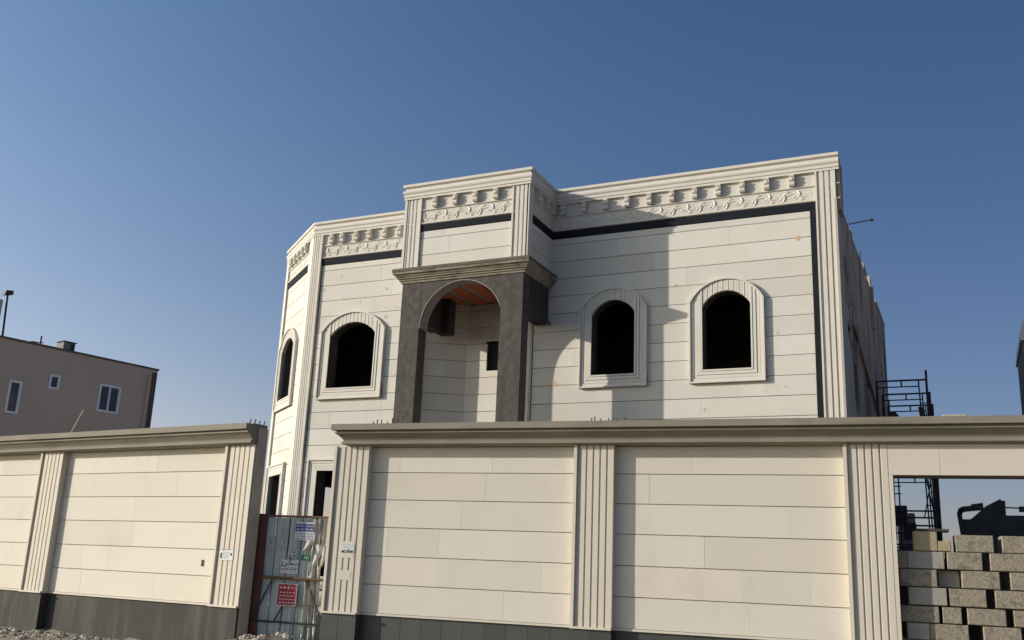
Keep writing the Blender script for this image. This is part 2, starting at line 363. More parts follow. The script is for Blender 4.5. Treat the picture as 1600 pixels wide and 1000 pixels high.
# notice tags on the pilasters
def marks(mb, F, s0, s1, z0, z1, d, rows, seed, fill=.8, th=.35, arab=True):
    """rows of small strokes: an illegible joined-up script with dots"""
    r = random.Random(seed); h = (z1-z0)/rows
    for k in range(rows):
        zb = z0+h*(k+.3); x = s0
        while x < s1-.004:
            L_ = r.uniform(.10, .28)*(s1-s0); L_ = min(L_, s1-x)
            mb.box(F, x, x+L_*.92, d, d+.0012, zb, zb+h*th*.5)
            for j in range(max(1, int(L_/(h*.55)))):
                xx = x+(j+r.uniform(.1, .5))*h*.5
                if xx+h*.14 > x+L_: break
                hh = r.choice([.25, .4, .6])*h; mb.box(F, xx, xx+h*.14, d, d+.0012, zb, zb+hh)
                if r.random() < .5: mb.box(F, xx+.05*h, xx+h*.22, d, d+.0012, zb-h*.2, zb-h*.08)
            x += L_+h*.25
mb = MB(); mb.box(FL, -.50, -.21, -.030, -.018, 1.31, 1.47); t1 = mb.build("notice_plate", TAGM, LW)
mb = MB(); mb.box(FL, -.485, -.445, -.018, -.0165, 1.34, 1.42); mb.box(FL, -.27, -.235, -.018, -.0165, 1.38, 1.42); mb.box(FL, -.50, -.22, -.018, -.0168, 1.463, 1.47)
marks(mb, FL, -.43, -.29, 1.33, 1.45, -.018, 4, 3); mb.build("plate_lettering", INK, t1)
mb = MB(); mb.box(FR_, .20, .41, -.030, -.018, 1.50, 1.635); t2 = mb.build("notice_plate", TAGM, RW)
mb = MB(); marks(mb, FR_, .22, .40, 1.555, 1.63, -.018, 3, 9, th=.2); mb.build("plate_lettering", mat("faded_ink", (.28,.30,.29), .8), t2)
mb = MB()
for a, b, z0, z1 in ((.20,.235,1.495,1.525),(.215,.265,1.515,1.53),(.26,.30,1.498,1.512),(.295,.33,1.51,1.54),(.325,.385,1.50,1.513),(.35,.392,1.512,1.53)): mb.box(FR_, a, b, -.018, -.0155, z0, z1)
mb.build("plate_fixing", INK, t2)

# ================================================================== gate
FG = Fr((-10.17, 12.36), math.atan2(.30, 1.36))          # between the two wall ends
G = thing("sheet_metal_gate", FG.p(.7, 0, .2), "patched grey sheet-metal gate with notices and crumpled right edge, in red oxide frame", "gate")
mb = MB(); mb.box(FG, .0, .17, -.06, .03, .02, 2.04); mb.build("gate_post", REDOX, G)
mb = MB(); mb.box(FG, .17, 1.40, -.035, .012, 1.995, 2.03); mb.build("top_rail", RUST, G)
mb = MB(); mb.tube(FG.p(.16, .045, 1.085), FG.p(1.36, .05, 1.075), .022); mb.build("rail", RUST, G)
mb = MB(); mb.tube(FG.p(.02, .045, .44), FG.p(1.34, .05, .43), .014); mb.build("lower_rail", STEEL, G)
mb = MB(); mb.tube(FG.p(.62, .05, .70), FG.p(1.24, .06, .71), .009); mb.build("thin_rod", RUST, G)
for a, b in (((.36,1.08),(.07,.44)), ((.66,.86),(.44,.44)), ((.93,1.06),(1.24,.44))):
    mb = MB(); mb.tube(FG.p(a[0], .035, a[1]), FG.p(b[0], .04, b[1]), .010); mb.build("brace", STEEL, G)
# corrugated sheet panels with seams
mb = MB()
def sheet(mb, F, s0, s1, z0, z1, dfun, n=14, m=26):
    vs = [F.p(s0+(s1-s0)*i/n, dfun(i/n, j/m), z0+(z1-z0)*j/m) for j in range(m+1) for i in range(n+1)]
    mb.add(vs, [(j*(n+1)+i, j*(n+1)+i+1, (j+1)*(n+1)+i+1, (j+1)*(n+1)+i) for j in range(m) for i in range(n)])
edges_ = [.10, .33, .545, .76, .93]
for k in range(4):
    lean = .02
    sheet(mb, FG, edges_[k]+.008, edges_[k+1]-.006, .20+.03*(3-k) if k else .24, 1.99, lambda u, v, k=k: .006*math.sin(v*9+k)+.010*math.cos((u-.5)*2.2)+.004*math.sin(u*14+k*2), 12, 20)
mb.build("sheet_panel", GALV, G, smooth=True)
mb = MB()
for x in edges_[1:4]: mb.box(FG, x-.012, x+.010, -.03, -.004, .26, 1.99)
mb.build("seam", STEEL, G)
rc = random.Random(12)
ph = [rc.uniform(0, 6) for _ in range(12)]
def crum(u, v):
    return .030*math.sin(u*9+v*1.3+ph[0])+.016*math.sin(v*7+u*5+ph[1])+.014*math.sin(u*17-v*4+ph[2])+.010*abs(math.sin(v*13+u*9+ph[3]))+.006*math.sin(u*31+v*9)
for (a, b, z0, z1, nm) in ((.92,1.08,1.05,1.98,"crumpled_strip"),(1.04,1.15,1.30,1.99,"crumpled_strip"),(.86,1.00,.22,1.07,"crumpled_strip"),(.98,1.12,.20,1.28,"crumpled_strip")):
    mb = MB(); o_ = rc.uniform(0, 1)
    sheet(mb, FG, a, b, z0, z1, lambda u, v: .8*crum(u+o_, v*(z1-z0)+o_)+.0, 14, 40); mb.build(nm, CRUM, G, smooth=False)
# torn, outward-curling metal
mb = MB()
def fl(s, z, w_, h, out, tip):
    vs = []; n = 7
    for j in range(n+1):
        v = j/n; ww = w_*(1-.75*v); x = s+tip*v
        vs += [FG.p(x-ww/2, .03+out*v*v, z-h*v), FG.p(x, .045+out*v*v*1.15, z-h*v), FG.p(x+ww/2, .03+out*v*v*.9, z-h*v)]
    mb.add(vs, [(3*j+k, 3*j+k+1, 3*j+k+4, 3*j+k+3) for j in range(n) for k in range(2)])
fl(1.10, 1.60, .16, .32, .12, -.05); fl(1.16, 1.58, .09, .30, .10, .02); fl(.93, 1.66, .14, .16, .10, -.06); fl(1.16, 1.46, .09, .22, .13, .0)
mb.build("torn_flap", CRUM, G)
def notice(s0, s1, z0, z1, m, label, d=.026):
    mb = MB(); mb.cham(FG, s0, s1, d-.004, d, z0, z1, .002); return mb.build("notice", m, G, label=label)
# red sign
r_ = notice(.462, .788, .675, 1.005, PAPER, "red sign with pale lettering and white border", .056)
mb = MB(); mb.box(FG, .475, .775, .056, .0572, .688, .992); mb.build("red_field", REDS, r_)
mb = MB()
marks(mb, FG, .50, .755, .905, .985, .0572, 1, 41, th=.75); marks(mb, FG, .505, .755, .70, .90, .0572, 4, 42, th=.6); mb.build("lettering", PINK, r_)
# white handwritten notice
r_ = notice(.465, .76, 1.15, 1.36, PAPER, "white notice with black and maroon handwriting")
mb = MB()
mb.box(FG, .56, .78, .026, .0275, 1.285, 1.295); mb.box(FG, .62, .66, .026, .0275, 1.295, 1.308); mb.box(FG, .485, .495, .026, .0275, 1.27, 1.325)
mb.box(FG, .465, .50, .026, .0275, 1.262, 1.272); mb.box(FG, .505, .56, .026, .0275, 1.258, 1.27); mb.box(FG, .55, .565, .026, .0275, 1.27, 1.30)
mb.build("lettering", INK, r_)
mb = MB(); marks(mb, FG, .48, .74, 1.185, 1.255, .026, 1, 51, th=.5); mb.build("lettering", MAR, r_)
r_ = notice(.59, .72, 1.37, 1.50, DUST, "small grey notice above the white one")
mb = MB(); mb.box(FG, .655, .68, .026, .028, 1.46, 1.485); mb.box(FG, .665, .69, .026, .028, 1.41, 1.43); mb.box(FG, .60, .615, .026, .028, 1.31, 1.42); mb.box(FG, .61, .70, .026, .028, 1.368, 1.376); mb.build("lettering", INK, r_)
# blue banner with white strip
r_ = notice(.655, .99, 1.655, 1.93, PAPER, "torn white notice with blue heading near the top", .034)
mb = MB(); mb.box(FG, .66, .985, .034, .0355, 1.79, 1.905); mb.build("blue_field", BLUE, r_)
mb = MB(); marks(mb, FG, .68, .97, 1.80, 1.90, .0355, 2, 61, th=.5); mb.build("lettering", PAPER, r_)
mb = MB(); marks(mb, FG, .67, .97, 1.665, 1.775, .034, 3, 62, th=.3); mb.build("lettering", BLUE, r_)
for k, (a, z) in enumerate(((.19, 1.475), (.395, 1.49))):
    r_ = notice(a, a+.145, z, z+.235, DUST, ("faded notice with dark spot beside the red post", "faded notice with dark spot second from the red post")[k])
    mb = MB(); mb.box(FG, a+.06+.02*k, a+.088+.02*k, .026, .028, z+.115, z+.143); marks(mb, FG, a+.02, a+.13, z+.015, z+.085, .026, 2, 70+k, th=.2); marks(mb, FG, a+.02, a+.13, z+.16, z+.22, .026, 2, 75+k, th=.2); mb.build("lettering", mat("grey_ink", (.13,.15,.15), .8), r_)
r_ = notice(.79, .93, 1.36, 1.44, GREEN, "small green notice", .03)
mb = MB(); marks(mb, FG, .84, .92, 1.37, 1.43, .03, 1, 81, th=.7); mb.build("lettering", PAPER, r_)

# ================================================================== the house
H = thing("villa", (-9, 24, .25), "unfinished white stone two-storey villa with arched windows and dark bare portico", "house")
FW = Fr((0, 19.15), 0)                 # facade cladding face; s = world x
BE = (-17.0, 20.83); bth = math.atan2(19.15-20.83, -14.85+17.0)
FB = Fr(BE, bth); BL = math.hypot(2.15, 1.68)
FT = Fr((0, 17.76), 0)                 # upper tower face
FS = Fr((-2.03, 0), math.pi/2)         # right side wall, s = world y
FTR = Fr((-8.20, 0), math.pi/2); FTL = Fr((-11.27, 0), -math.pi/2)
FLW = Fr((-17.0, 0), -math.pi/2)       # left side wall, s = -y
ZTOP = 9.77
zs = [4.4767+.4035*k for k in range(11)]     # 4.477 .. 8.51
zsL = [4.4767-.4035*k for k in range(10, 0, -1)]
ZW = [z for z in zsL if z > .3]+zs+[8.66]
ZF = [.25]+ZW
W1 = (-6.715, .485, 5.46, 6.80, 7.11); W2 = (-4.275, .495, 5.46, 6.80, 7.11); Wl = (-13.43, .655, 5.46, 6.78, 7.09)
GF = (-13.43, .69, 1.03, 3.46, 3.46)
Wb = (BL-1.66, .60, 5.46, 6.78, 7.09); GFb = (BL-1.66, .60, 1.03, 3.46, 3.46)
def grow(wn, g): return (wn[0], wn[1]+g, wn[2]-g, wn[3]+g*.6 if wn[4] > wn[3] else wn[3]+g, wn[4]+g)
# cladding (stone courses) on every face
m1 = MB()
slabs(m1, FW, -8.60, -2.55, ZF, -.03, 0, arch_hole([grow(W1,.14), grow(W2,.14)]), 101, .8, 2.6)
slabs(m1, FW, -14.55, -11.47, ZF, -.03, 0, arch_hole([grow(Wl,.14), grow(GF,.14)]), 102, 1.0, 2.2)
m1.box(FW, -11.468, -11.25, -.03, 0, 7.5, 8.65)
slabs(m1, FB, .25, BL-.42, ZF, -.03, 0, arch_hole([grow(Wb,.14), grow(GFb,.14)]), 103, .7, 1.5)
slabs(m1, FT, -10.93, -8.53, [7.70, 8.11, 8.51, 8.68], -.03, 0, None, 104, 1.0, 2.6)
slabs(m1, FTR, 17.76, 19.15, [7.70, 8.11, 8.51, 8.66], -.03, 0, None, 105, .7, 1.4)
slabs(m1, FTL, -19.15, -17.76, [7.70, 8.11, 8.51, 8.66], -.03, 0, None, 106, .7, 1.4)
slabs(m1, FLW, -31, -20.83, ZF, -.03, 0, arch_hole([(-23.9,.75,1.4,3.45,3.45)]), 107, .8, 2)
# frieze / parapet strip behind the ornament
m1.sweep([(-17,31),BE,(-14.85,19.15),(-11.27,19.15),(-11.27,17.76),(-8.20,17.76),(-8.20,19.15),(-2.035,19.15)], [(-.03,8.84),(0,8.84),(0,9.47),(-.03,9.47)])
m1.build("stone_cladding", STONE, H)
# side cladding strip at the right corner
mb = MB(); slabs(mb, FS, 19.06, 19.72, [.25,2.0,3.9,5.8,7.9,8.84], -.03, .02, None, 8, 2, 3, gap=.002)
slabs(mb, FS, 19.72, 20.9, [.25,2.4,4.9,6.9], -.03, .0, None, 9, .5, .8, gap=.002)
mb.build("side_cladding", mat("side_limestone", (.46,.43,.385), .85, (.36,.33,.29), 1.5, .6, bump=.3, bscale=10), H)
# bare structural walls behind
mb = MB(); Bk = -.034
mb.cells(FW, -8.64, -2.05, .0, 9.75, -.26, Bk, arch_hole([(W1[0],.62,5.36,7.24,7.24), (W2[0],.63,5.36,7.24,7.24)]), .12)
mb.cells(FW, -14.86, -11.50, .0, 9.75, -.26, Bk, arch_hole([(Wl[0],.79,5.36,7.22,7.22), (GF[0],.80,.93,3.57,3.57)]), .12)
mb.cells(FB, .0, BL-.0, .0, 9.75, -.26, Bk, arch_hole([(Wb[0],.72,5.36,7.22,7.22), (GFb[0],.72,.93,3.57,3.57)]), .12)
mb.cells(FLW, -31, -20.85, .0, 9.75, -.26, Bk, arch_hole([(-23.9,.75,1.4,3.45,3.45)]), .12)
mb.box(W0, -17, -2.06, -31.2, -30.95, 0, 9.15)                                   # back wall
mb.box(W0, -11.24, -8.23, -18.0, -17.80, 7.76, 9.75)                             # tower front
mb.box(W0, -11.24, -11.02, -19.3, -18.0, 7.50, 9.75); mb.box(W0, -8.45, -8.235, -19.3, -18.0, 7.50, 9.75)
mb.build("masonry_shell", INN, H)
mb = MB()
for z0, z1 in ((.0,.25),(4.0,4.3),(9.0,9.15)): mb.box(W0, -16.7, -2.3, -30.9, -20.9, z0, z1); mb.box(W0, -14.6, -2.3, -20.899, -19.45, z0, z1)
mb.box(W0, -11.2, -8.3, -19.44, -18.02, 9.0, 9.15)
mb.box(W0, -12.6, -12.4, -30.9, -20.9, 4.3, 9.0); mb.box(W0, -16.7, -2.3, -24.2, -24.0, 4.3, 9.0)
mb.box(W0, -9.2, -9.0, -30.9, -20.9, .25, 4.0)
mb.build("floor_slab", INN, H)
# right side wall: bare concrete
mb = MB()
def sidehole(pt, rect):
    hs = ((24.2, 25.0, 4.6, 6.7), (27.1, 27.7, 4.6, 6.4), (24.2, 25.2, 1.2, 3.4))
    for a, b, c_, d_ in hs:
        if rect is not None:
            if rect[0] < b and rect[1] > a and rect[2] < d_ and rect[3] > c_: return True
        elif a < pt[0] < b and c_ < pt[1] < d_: return True
    return False
mb.cells(FS, 19.12, 31.2, 0, 9.14, -.25, -.034, sidehole, .15)
# irregular formwork ribs and patches on it
rr = random.Random(21)
for i in range(16):
    a = rr.uniform(20.3, 30.5); b = a+rr.uniform(.12, .5); z0 = rr.uniform(3.0, 7.5); mb.box(FS, a, b, -.04, rr.uniform(-.025, .02), z0, z0+rr.uniform(.5, 2.2))
for (a, z0, b, z1, w_) in ((20.3, 7.9, 21.2, 6.9, .09), (21.2, 6.9, 27.5, 5.7, .14), (20.2, 6.4, 21.3, 7.4, .06), (20.2, 6.4, 21.2, 5.9, .05)):
    mb.prism(FS, [(a, z0-w_), (b, z1-w_), (b, z1+w_), (a, z0+w_)], -.05, .03)
for a, b, z1 in ((21.9,22.3,9.18),(24.9,25.6,9.30),(26.6,26.9,9.45),(28.2,31.2,9.25)): mb.box(FS, a, b, -.24, -.02, 9.14, z1)
mb.box(FS, 26.5, 26.66, -.03, .05, 7.95, 9.12)
mb.box(FS, 19.155, 19.62, -.03, .085, 8.62, 9.70); mb.box(FS, 19.62, 19.86, -.03, .05, 8.75, 9.30)
mb.build("bare_side_wall", RCON, H)
# mortar smudges left on the cladding
sm = [MB(), MB(), MB()]; rs_ = random.Random(77)
for (x, z, q, k) in [(-13.94, 8.32, 0.07, 0), (-14.45, 8.01, 0.1, 0), (-12.58, 7.88, 0.09, 0), (-13.32, 7.6, 0.06, 0), (-12.54, 7.17, 0.12, 0), (-12.26, 7.39, 0.06, 0), (-8.23, 6.7, 0.11, 2), (-8.06, 5.32, 0.13, 1), (-5.35, 7.32, 0.07, 1), (-5.7, 6.87, 0.03, 0), (-3.14, 5.06, 0.05, 0), (-2.81, 8.1, 0.1, 1), (-3.71, 8.8, 0.05, 0), (-4.76, 4.65, 0.05, 0), (-13.84, 7.74, 0.04, 0), (-3.26, 6.15, 0.05, 0)]:
    n = 14; ph_ = rs_.uniform(0, 6)
    sm[k].prism(FW, [(x+q*.5*(1+.28*math.sin(3*t+ph_)+.12*math.sin(5*t))*math.cos(t), z+q*.5*(1+.25*math.sin(2*t+ph_)+.1*math.cos(7*t))*math.sin(t)) for t in [2*math.pi*i/n for i in range(n)]], -.001, .0035)
for k, (nm, c) in enumerate((("grey", (.44,.42,.355)), ("ochre", (.52,.38,.25)), ("brown", (.20,.17,.13)))): sm[k].build("mortar_smudge", mat("smudge_"+nm, c, .9, tuple(v*1.15 for v in c), 20, .6), H, label=nm+" mortar smudge")
# ------ ornament: cornice, moulding, bands
CORN = [(-.25,9.47),(.062,9.47),(.062,9.50),(.052,9.503),(.052,9.525),(.070,9.53),(.070,9.56),(.060,9.563),(.066,9.60),(.085,9.625),(.092,9.655),(.086,9.685),(.060,9.695),(.040,9.715),(.044,9.745),(.072,9.768),(.092,9.774),(.094,9.835),(-.25,9.845)]
CP = [(-17,31),BE,(-14.85,19.15),(-11.27,19.15),(-11.27,17.76),(-8.20,17.76),(-8.20,19.15),(-1.95,19.15)]
mb = MB(); mb.sweep(CP, CORN); mb.build("cornice", TRIM, H)
mb = MB(); mb.sweep(CP, [(0,9.165),(.022,9.17),(.03,9.18),(.03,9.195),(0,9.20)]); mb.sweep(CP, [(0,8.845),(.025,8.85),(.03,8.86),(.03,8.875),(0,8.88)]); mb.build("moulding", TRIM, H)
mb = MB()
mb.sweep([(-8.20,17.95),(-8.20,19.15),(-2.55,19.15)], [(-.02,8.67),(.012,8.67),(.012,8.835),(-.02,8.835)])
mb.box(FW, -2.549, -2.43, -.02, .012, .25, 8.835)
mb.box(FT, -10.93, -8.53, -.02, .012, 8.69, 8.835); mb.box(FW, -14.58, -11.32, -.02, .012, 8.67, 8.835); mb.box(FB, .25, BL-.40, -.02, .012, 8.67, 8.835)
mb.build("dark_band", BLACK, H)
# brackets under the cornice
def bracket(F, s):
    w_ = .105; z1, z0 = 9.468, 9.21
    prof = [(0,z0),(.055,z0),(.085,z0+.006)]+[(.070+.040*math.sin(t), z0+.052-.044*math.cos(t)) for t in (.5,1.0,1.6,2.2,2.7)]+[(.078,z0+.100)]+[(.080+.034*math.sin(t), z0+.150-.046*math.cos(t)) for t in (.5,1.0,1.6,2.2,2.8)]+[(.088,z0+.205),(.112,z0+.212),(.112,z1),(0,z1)]
    mb = MB(); n = len(prof)
    vs = [F.p(s-w_/2, d, z) for d, z in prof]+[F.p(s+w_/2, d, z) for d, z in prof]
    mb.add(vs, [tuple(range(n-1,-1,-1)), tuple(range(n, 2*n))]+[(i, (i+1) % n, n+(i+1) % n, n+i) for i in range(n)])
    mb.box(F, s-.022, s+.022, .08, .122, z0+.12, z0+.18)
    mb.build("bracket", TRIM, H)
for i in range(11): bracket(FW, -7.94+.506*i)
for x in (-10.50,-9.99,-9.48,-8.97): bracket(FT, x)
for x in (-14.31,-13.99,-13.56,-13.17,-12.72,-12.30,-11.80): bracket(FW, x)
for x in (.55,.93,1.31,1.69,2.05): bracket(FB, x)
for y in (18.15, 18.62, 18.98): bracket(FTR, y)
# carved leaf frieze
def frieze(F, s0, s1, seed):
    r = random.Random(seed); mb = MB(); zc = 9.022; x = s0+.03; k = 0
    def leaf(pts, w_, h):
        """tapering raised leaf along pts: a ridge with sloping flanks"""
        n = len(pts); vs = []
        for i, (a, z) in enumerate(pts):
            t = i/(n-1); ww = 1.25*w_*math.sin(math.pi*(.12+.83*t))+.003; hh = .55*h*math.sin(math.pi*(.15+.75*t))
            p0 = pts[max(0, i-1)]; p1 = pts[min(n-1, i+1)]; dx_, dz_ = p1[0]-p0[0], p1[1]-p0[1]; L_ = math.hypot(dx_, dz_) or 1; nx_, nz_ = -dz_/L_, dx_/L_
            zc_ = lambda q: min(9.158, max(8.885, q))
            vs += [F.p(a+nx_*ww, -.002, zc_(z+nz_*ww)), F.p(a+nx_*ww*.15, hh, zc_(z+nz_*ww*.15)), F.p(a-nx_*ww, -.002, zc_(z-nz_*ww))]
        mb.add(vs, [(3*i+c_, 3*i+3+c_, 3*i+4+c_, 3*i+1+c_) for i in range(n-1) for c_ in range(2)])
    while x < s1-.30:
        j = r.uniform(-.01, .01); m = 1 if k % 2 == 0 else -1; P = .29; 
        arc = lambda cx, cz, R_, a0, a1, n=9: [(x+cx+j+R_*math.cos(a0+(a1-a0)*i/(n-1)), zc+m*(cz+R_*math.sin(a0+(a1-a0)*i/(n-1)))) for i in range(n)]
        leaf(arc(.0, .03, .10, 1.1, -1.35), 0.035, 0.042)            # big C scroll
        leaf(arc(.02, .0, .045, 2.6, -1.2, 7), .014, .026)         # its eye
        leaf(arc(.26, .16, .26, 3.5, 4.55), 0.032, 0.034)            # slanting leaf
        leaf(arc(.20, -.20, .17, 2.3, 1.2), 0.026, 0.026)
        leaf(arc(.27, -.07, .10, 2.0, .3), 0.026, 0.030)
        leaf(arc(.16, .03, .05, 3.0, 5.2, 6), .013, .03)
        leaf(arc(.12, -.02, .09, 4.3, 5.6, 6), .018, .03); leaf(arc(.10, .17, .15, 3.9, 5.0, 6), .016, .028)
        x += P; k += 1
    mb.build("carved_frieze", TRIM, H)
frieze(FW, -8.1, -2.50, 1); frieze(FT, -10.93, -8.53, 2); frieze(FW, -14.55, -11.3, 3); frieze(FB, .25, BL-.45, 4)
# pilasters of the facade
def pil(F, s0, s1, z0, z1, d=.05, ribs=4, border=True, bl=.035):
    mb = MB(); f0 = s0
    if border: mb.box(F, s0, s0+bl, -.03, d+.012, z0, z1); f0 = s0+bl+.035
    mb.box(F, s0+(bl if border else 0), s1, -.03, d-.027, z0, z1)
    fw = (s1-f0)/ribs; g = .008
    for i in range(ribs):
        a = f0+i*fw+g; b = f0+(i+1)*fw-(g if i < ribs-1 else 0)
        prof = [(a, d-.034), (a+.006, d), (b-(.012 if i < ribs-1 else 0), d), (b, d-.034)]
        vs = [F.p(x, y, z) for z in (z0, z1) for x, y in prof]
        mb.add(vs, [(0,1,5,4),(1,2,6,5),(2,3,7,6),(3,2,1,0),(4,5,6,7)])
    mb.build("pilaster", TRIM, H)
pil(FW, -2.425, -2.03, .25, 9.47, ribs=3)
pil(FT, -8.58, -8.20, 7.72, 9.47, d=.035, ribs=3); pil(FT, -11.27, -10.90, 7.72, 9.47, d=.035, ribs=4, border=False)
mb = MB(); mb.box(FTR, 17.725, 17.93, -.03, .025, 7.72, 9.47); mb.build("pilaster", TRIM, H)
mb = MB(); mb.box(FTL, -17.93, -17.71, -.03, .03, 7.72, 9.47); mb.build("pilaster", TRIM, H)
mb = MB(); mb.box(FT, -10.90, -10.865, -.03, .047, 7.72, 9.47); mb.build("pilaster_border", TRIM, H)
# corner pilaster left: wraps the 38 degree corner
def wrap(path_, prof, name):
    mb = MB(); mb.sweep(path_, prof); mb.build(name, TRIM, H)
cdir = (math.cos(bth), math.sin(bth))
wrap([(-14.85-cdir[0]*.36, 19.15-cdir[1]*.36), (-14.85, 19.15), (-14.62, 19.15)], [(-.03,.25),(.030,.25),(.030,9.47),(-.03,9.47)], "corner_pilaster")
mb = MB()
for i in range(4): mb.box(FW, -14.86+.057*i+.012, -14.86+.057*(i+1)-.004, .025, .050, .25, 9.47)
mb.box(FW, -14.625, -14.59, -.03, .060, .25, 9.47)
mb.box(FB, BL-.36, BL-.02, .025, .045, .25, 9.47)
mb.build("pilaster", TRIM, H)
mb = MB(); mb.box(FB, 0, .20, -.03, .05, .25, 9.47); mb.box(FLW, -21.05, -20.80, -.03, .05, .25, 9.47); mb.build("pilaster", TRIM, H)
# ------ window surrounds
def surround(F, wn, bw=.275, label=None):
    c, hw, zb, sp_, tp = wn; mb = MB(); arched = tp > sp_
    do, di = .085, .055
    # jamb lining (reveal)
    inner = [(c-hw, zb)]+(arch_pts(c, hw, sp_, tp) if arched else [(c-hw, sp_), (c+hw, sp_)])+[(c+hw, zb)]
    innerb = [(c-hw-.15, zb-.12)]+([(x+(x-c)*.25*1.0, z+.12) for x, z in arch_pts(c, hw, sp_, tp)] if arched else [(c-hw-.15, sp_+.12), (c+hw+.15, sp_+.12)])+[(c+hw+.15, zb-.12)]
    mb.strip(F, inner[::-1], innerb[::-1], -.04, .0)
    mb.box(F, c-hw, c+hw, -.04, .0, zb-.12, zb)
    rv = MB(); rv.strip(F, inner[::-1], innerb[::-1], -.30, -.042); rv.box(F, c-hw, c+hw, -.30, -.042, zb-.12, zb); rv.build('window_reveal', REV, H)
    # flutes, side strips between the inner edge and the outer edge, head in vertical strips, sill in horizontal strips
    zo = sp_+.11 if arched else sp_
    offs = [(0,.035,di+.01),(.042,.105,di),(.112,.175,di-.012),(.182,.238,di),(.243,bw,do)]
    for a, b, d in offs:
        zt_l = arch_z(c, hw+bw, sp_+.11, tp+.275, c-(hw+b)) if arched else sp_+b
        if not zt_l: zt_l = zo
        mb.prism(F, [(c-hw-b, zb-b), (c-hw-a, zb-a), (c-hw-a, max(zt_l, zb)), (c-hw-b, zt_l)], -.035, d)
        mb.prism(F, [(c+hw+a, zb-a), (c+hw+b, zb-b), (c+hw+b, zt_l), (c+hw+a, max(zt_l, zb))], -.035, d)
        mb.prism(F, [(c-hw-b, zb-b), (c+hw+b, zb-b), (c+hw+a, zb-a), (c-hw-a, zb-a)], -.034, d-.002)
        if not arched: mb.prism(F, [(c-hw-a, sp_+a), (c+hw+a, sp_+a), (c+hw+b, sp_+b), (c-hw-b, sp_+b)], -.034, d-.002)
    mb.box(F, c-hw-bw, c+hw+bw, -.034, di-.03, zb-bw, zb)
    for sgn in (-1, 1):
        a, b = sorted((c+sgn*hw, c+sgn*(hw+bw-.005))); mb.box(F, a, b, -.033, di-.028, zb, zo)
    if arched:
        n = 2*round(hw/.055); w_ = 2*hw/n; ins = arch_pts(c, hw, sp_, tp, 40)
        for i in range(n):
            a = c-hw+i*w_+.003; b = a+w_-.006; q = [a+(b-a)*t/3 for t in range(4)]
            lo = [(x, arch_z(c, hw, sp_, tp, x)) for x in q]; hi = [(x, arch_z(c, hw+bw, sp_+.11, tp+.275, x)-.02) for x in q]
            mb.prism(F, lo+hi[::-1], -.033, di+(.0 if i % 2 else -.006))
        q = arch_pts(c, hw+bw, sp_+.11, tp+.275, 24); q2 = arch_pts(c, hw+bw-.035, sp_+.10, tp+.24, 24)
        mb.strip(F, q2[::-1], q[::-1], -.035, do)
        bk = [(x, z-.02) for x, z in q]; ib = arch_pts(c, hw, sp_, tp, 24); mb.strip(F, ib[::-1], bk[::-1], -.036, di-.03)
    o = mb.build("window_frame", TRIM, H)
    if label: o["label"] = label
    return o
surround(FW, W1); surround(FW, W2); surround(FW, Wl); surround(FB, Wb); surround(FW, GF); surround(FB, GFb)
BLACK.node_tree.nodes['Principled BSDF'].inputs['Specular IOR Level'].default_value = .08
# ------ portico
mb = MB(); PF = Fr((0, 17.74), 0)
mb.box(PF, -8.76, -8.25, -.33, 0, .25, 7.47); mb.build("portico_pillar", DCON, H)
mb = MB(); mb.box(PF, -11.23, -10.74, -.33, 0, .25, 6.30); mb.build("portico_pillar", DCON, H)
ac, az, aR = -9.72, 6.42, 1.02
apt = [(ac+aR*math.cos(math.pi-t), az+aR*math.sin(math.pi-t)) for t in [math.pi*.0+ (math.acos(-.94)) * i/30 for i in range(31)]]
apt = [p for p in apt if p[0] <= -8.76]+[(-8.761, az+math.sqrt(aR**2-.96**2)-.0)]
mb = MB()
# panel above the arch as vertical strips from curve to 7.47
for (x0, z0), (x1, z1) in zip(apt[:-1], apt[1:]):
    if x1 <= x0+1e-5: continue
    mb.prism(PF, [(x0, z0), (x1, z1), (x1, 7.47), (x0, 7.47)], -.325, -.004)
mb.box(PF, -11.23, -10.741, -.33, 0, 6.301, 7.47)
mb.build("arch_panel", DCON, H)
mb = MB(); apo = [(ac+(x-ac)*.985, az+(z-az)*.985) for x, z in apt]; mb.strip(PF, apo[::-1], apt[::-1], -.33, -.0); mb.build("arch_soffit", LCON, H)
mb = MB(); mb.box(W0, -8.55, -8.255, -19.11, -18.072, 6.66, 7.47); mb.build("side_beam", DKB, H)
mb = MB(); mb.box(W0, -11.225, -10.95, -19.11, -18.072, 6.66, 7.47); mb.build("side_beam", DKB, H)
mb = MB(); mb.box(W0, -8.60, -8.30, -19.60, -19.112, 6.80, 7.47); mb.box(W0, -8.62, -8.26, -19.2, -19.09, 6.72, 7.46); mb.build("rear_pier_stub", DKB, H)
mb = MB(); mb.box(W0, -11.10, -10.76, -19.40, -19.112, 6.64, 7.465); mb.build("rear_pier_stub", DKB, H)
mb = MB(); mb.sweep([(-11.25,19.10),(-11.25,17.74),(-8.235,17.74),(-8.235,19.12)], [(-0.2, 7.47), (0.0198, 7.47), (0.0264, 7.5092), (0.0495, 7.5204), (0.0561, 7.5484), (0.0858, 7.5652), (0.0891, 7.5876), (0.1089, 7.6044), (0.132, 7.6436), (0.1419, 7.6492), (0.1617, 7.6548), (0.1683, 7.6828), (0.165, 7.7276), (0.1551, 7.7444), (-0.2, 7.7948)])
mb.build("portico_cornice", WCON, H)
mb = MB(); mb.sweep([(-11.25,19.10),(-11.25,17.74),(-8.235,17.74),(-8.235,19.12)], [(-.15,7.70),(.172,7.705),(.18,7.72),(.176,7.775),(.15,7.79),(-.15,7.815)]); mb.build("cornice_cap", mat('stained_cap', (.17,.145,.11), .95, (.075,.064,.05), 7, .5, bump=1, bscale=9), H)
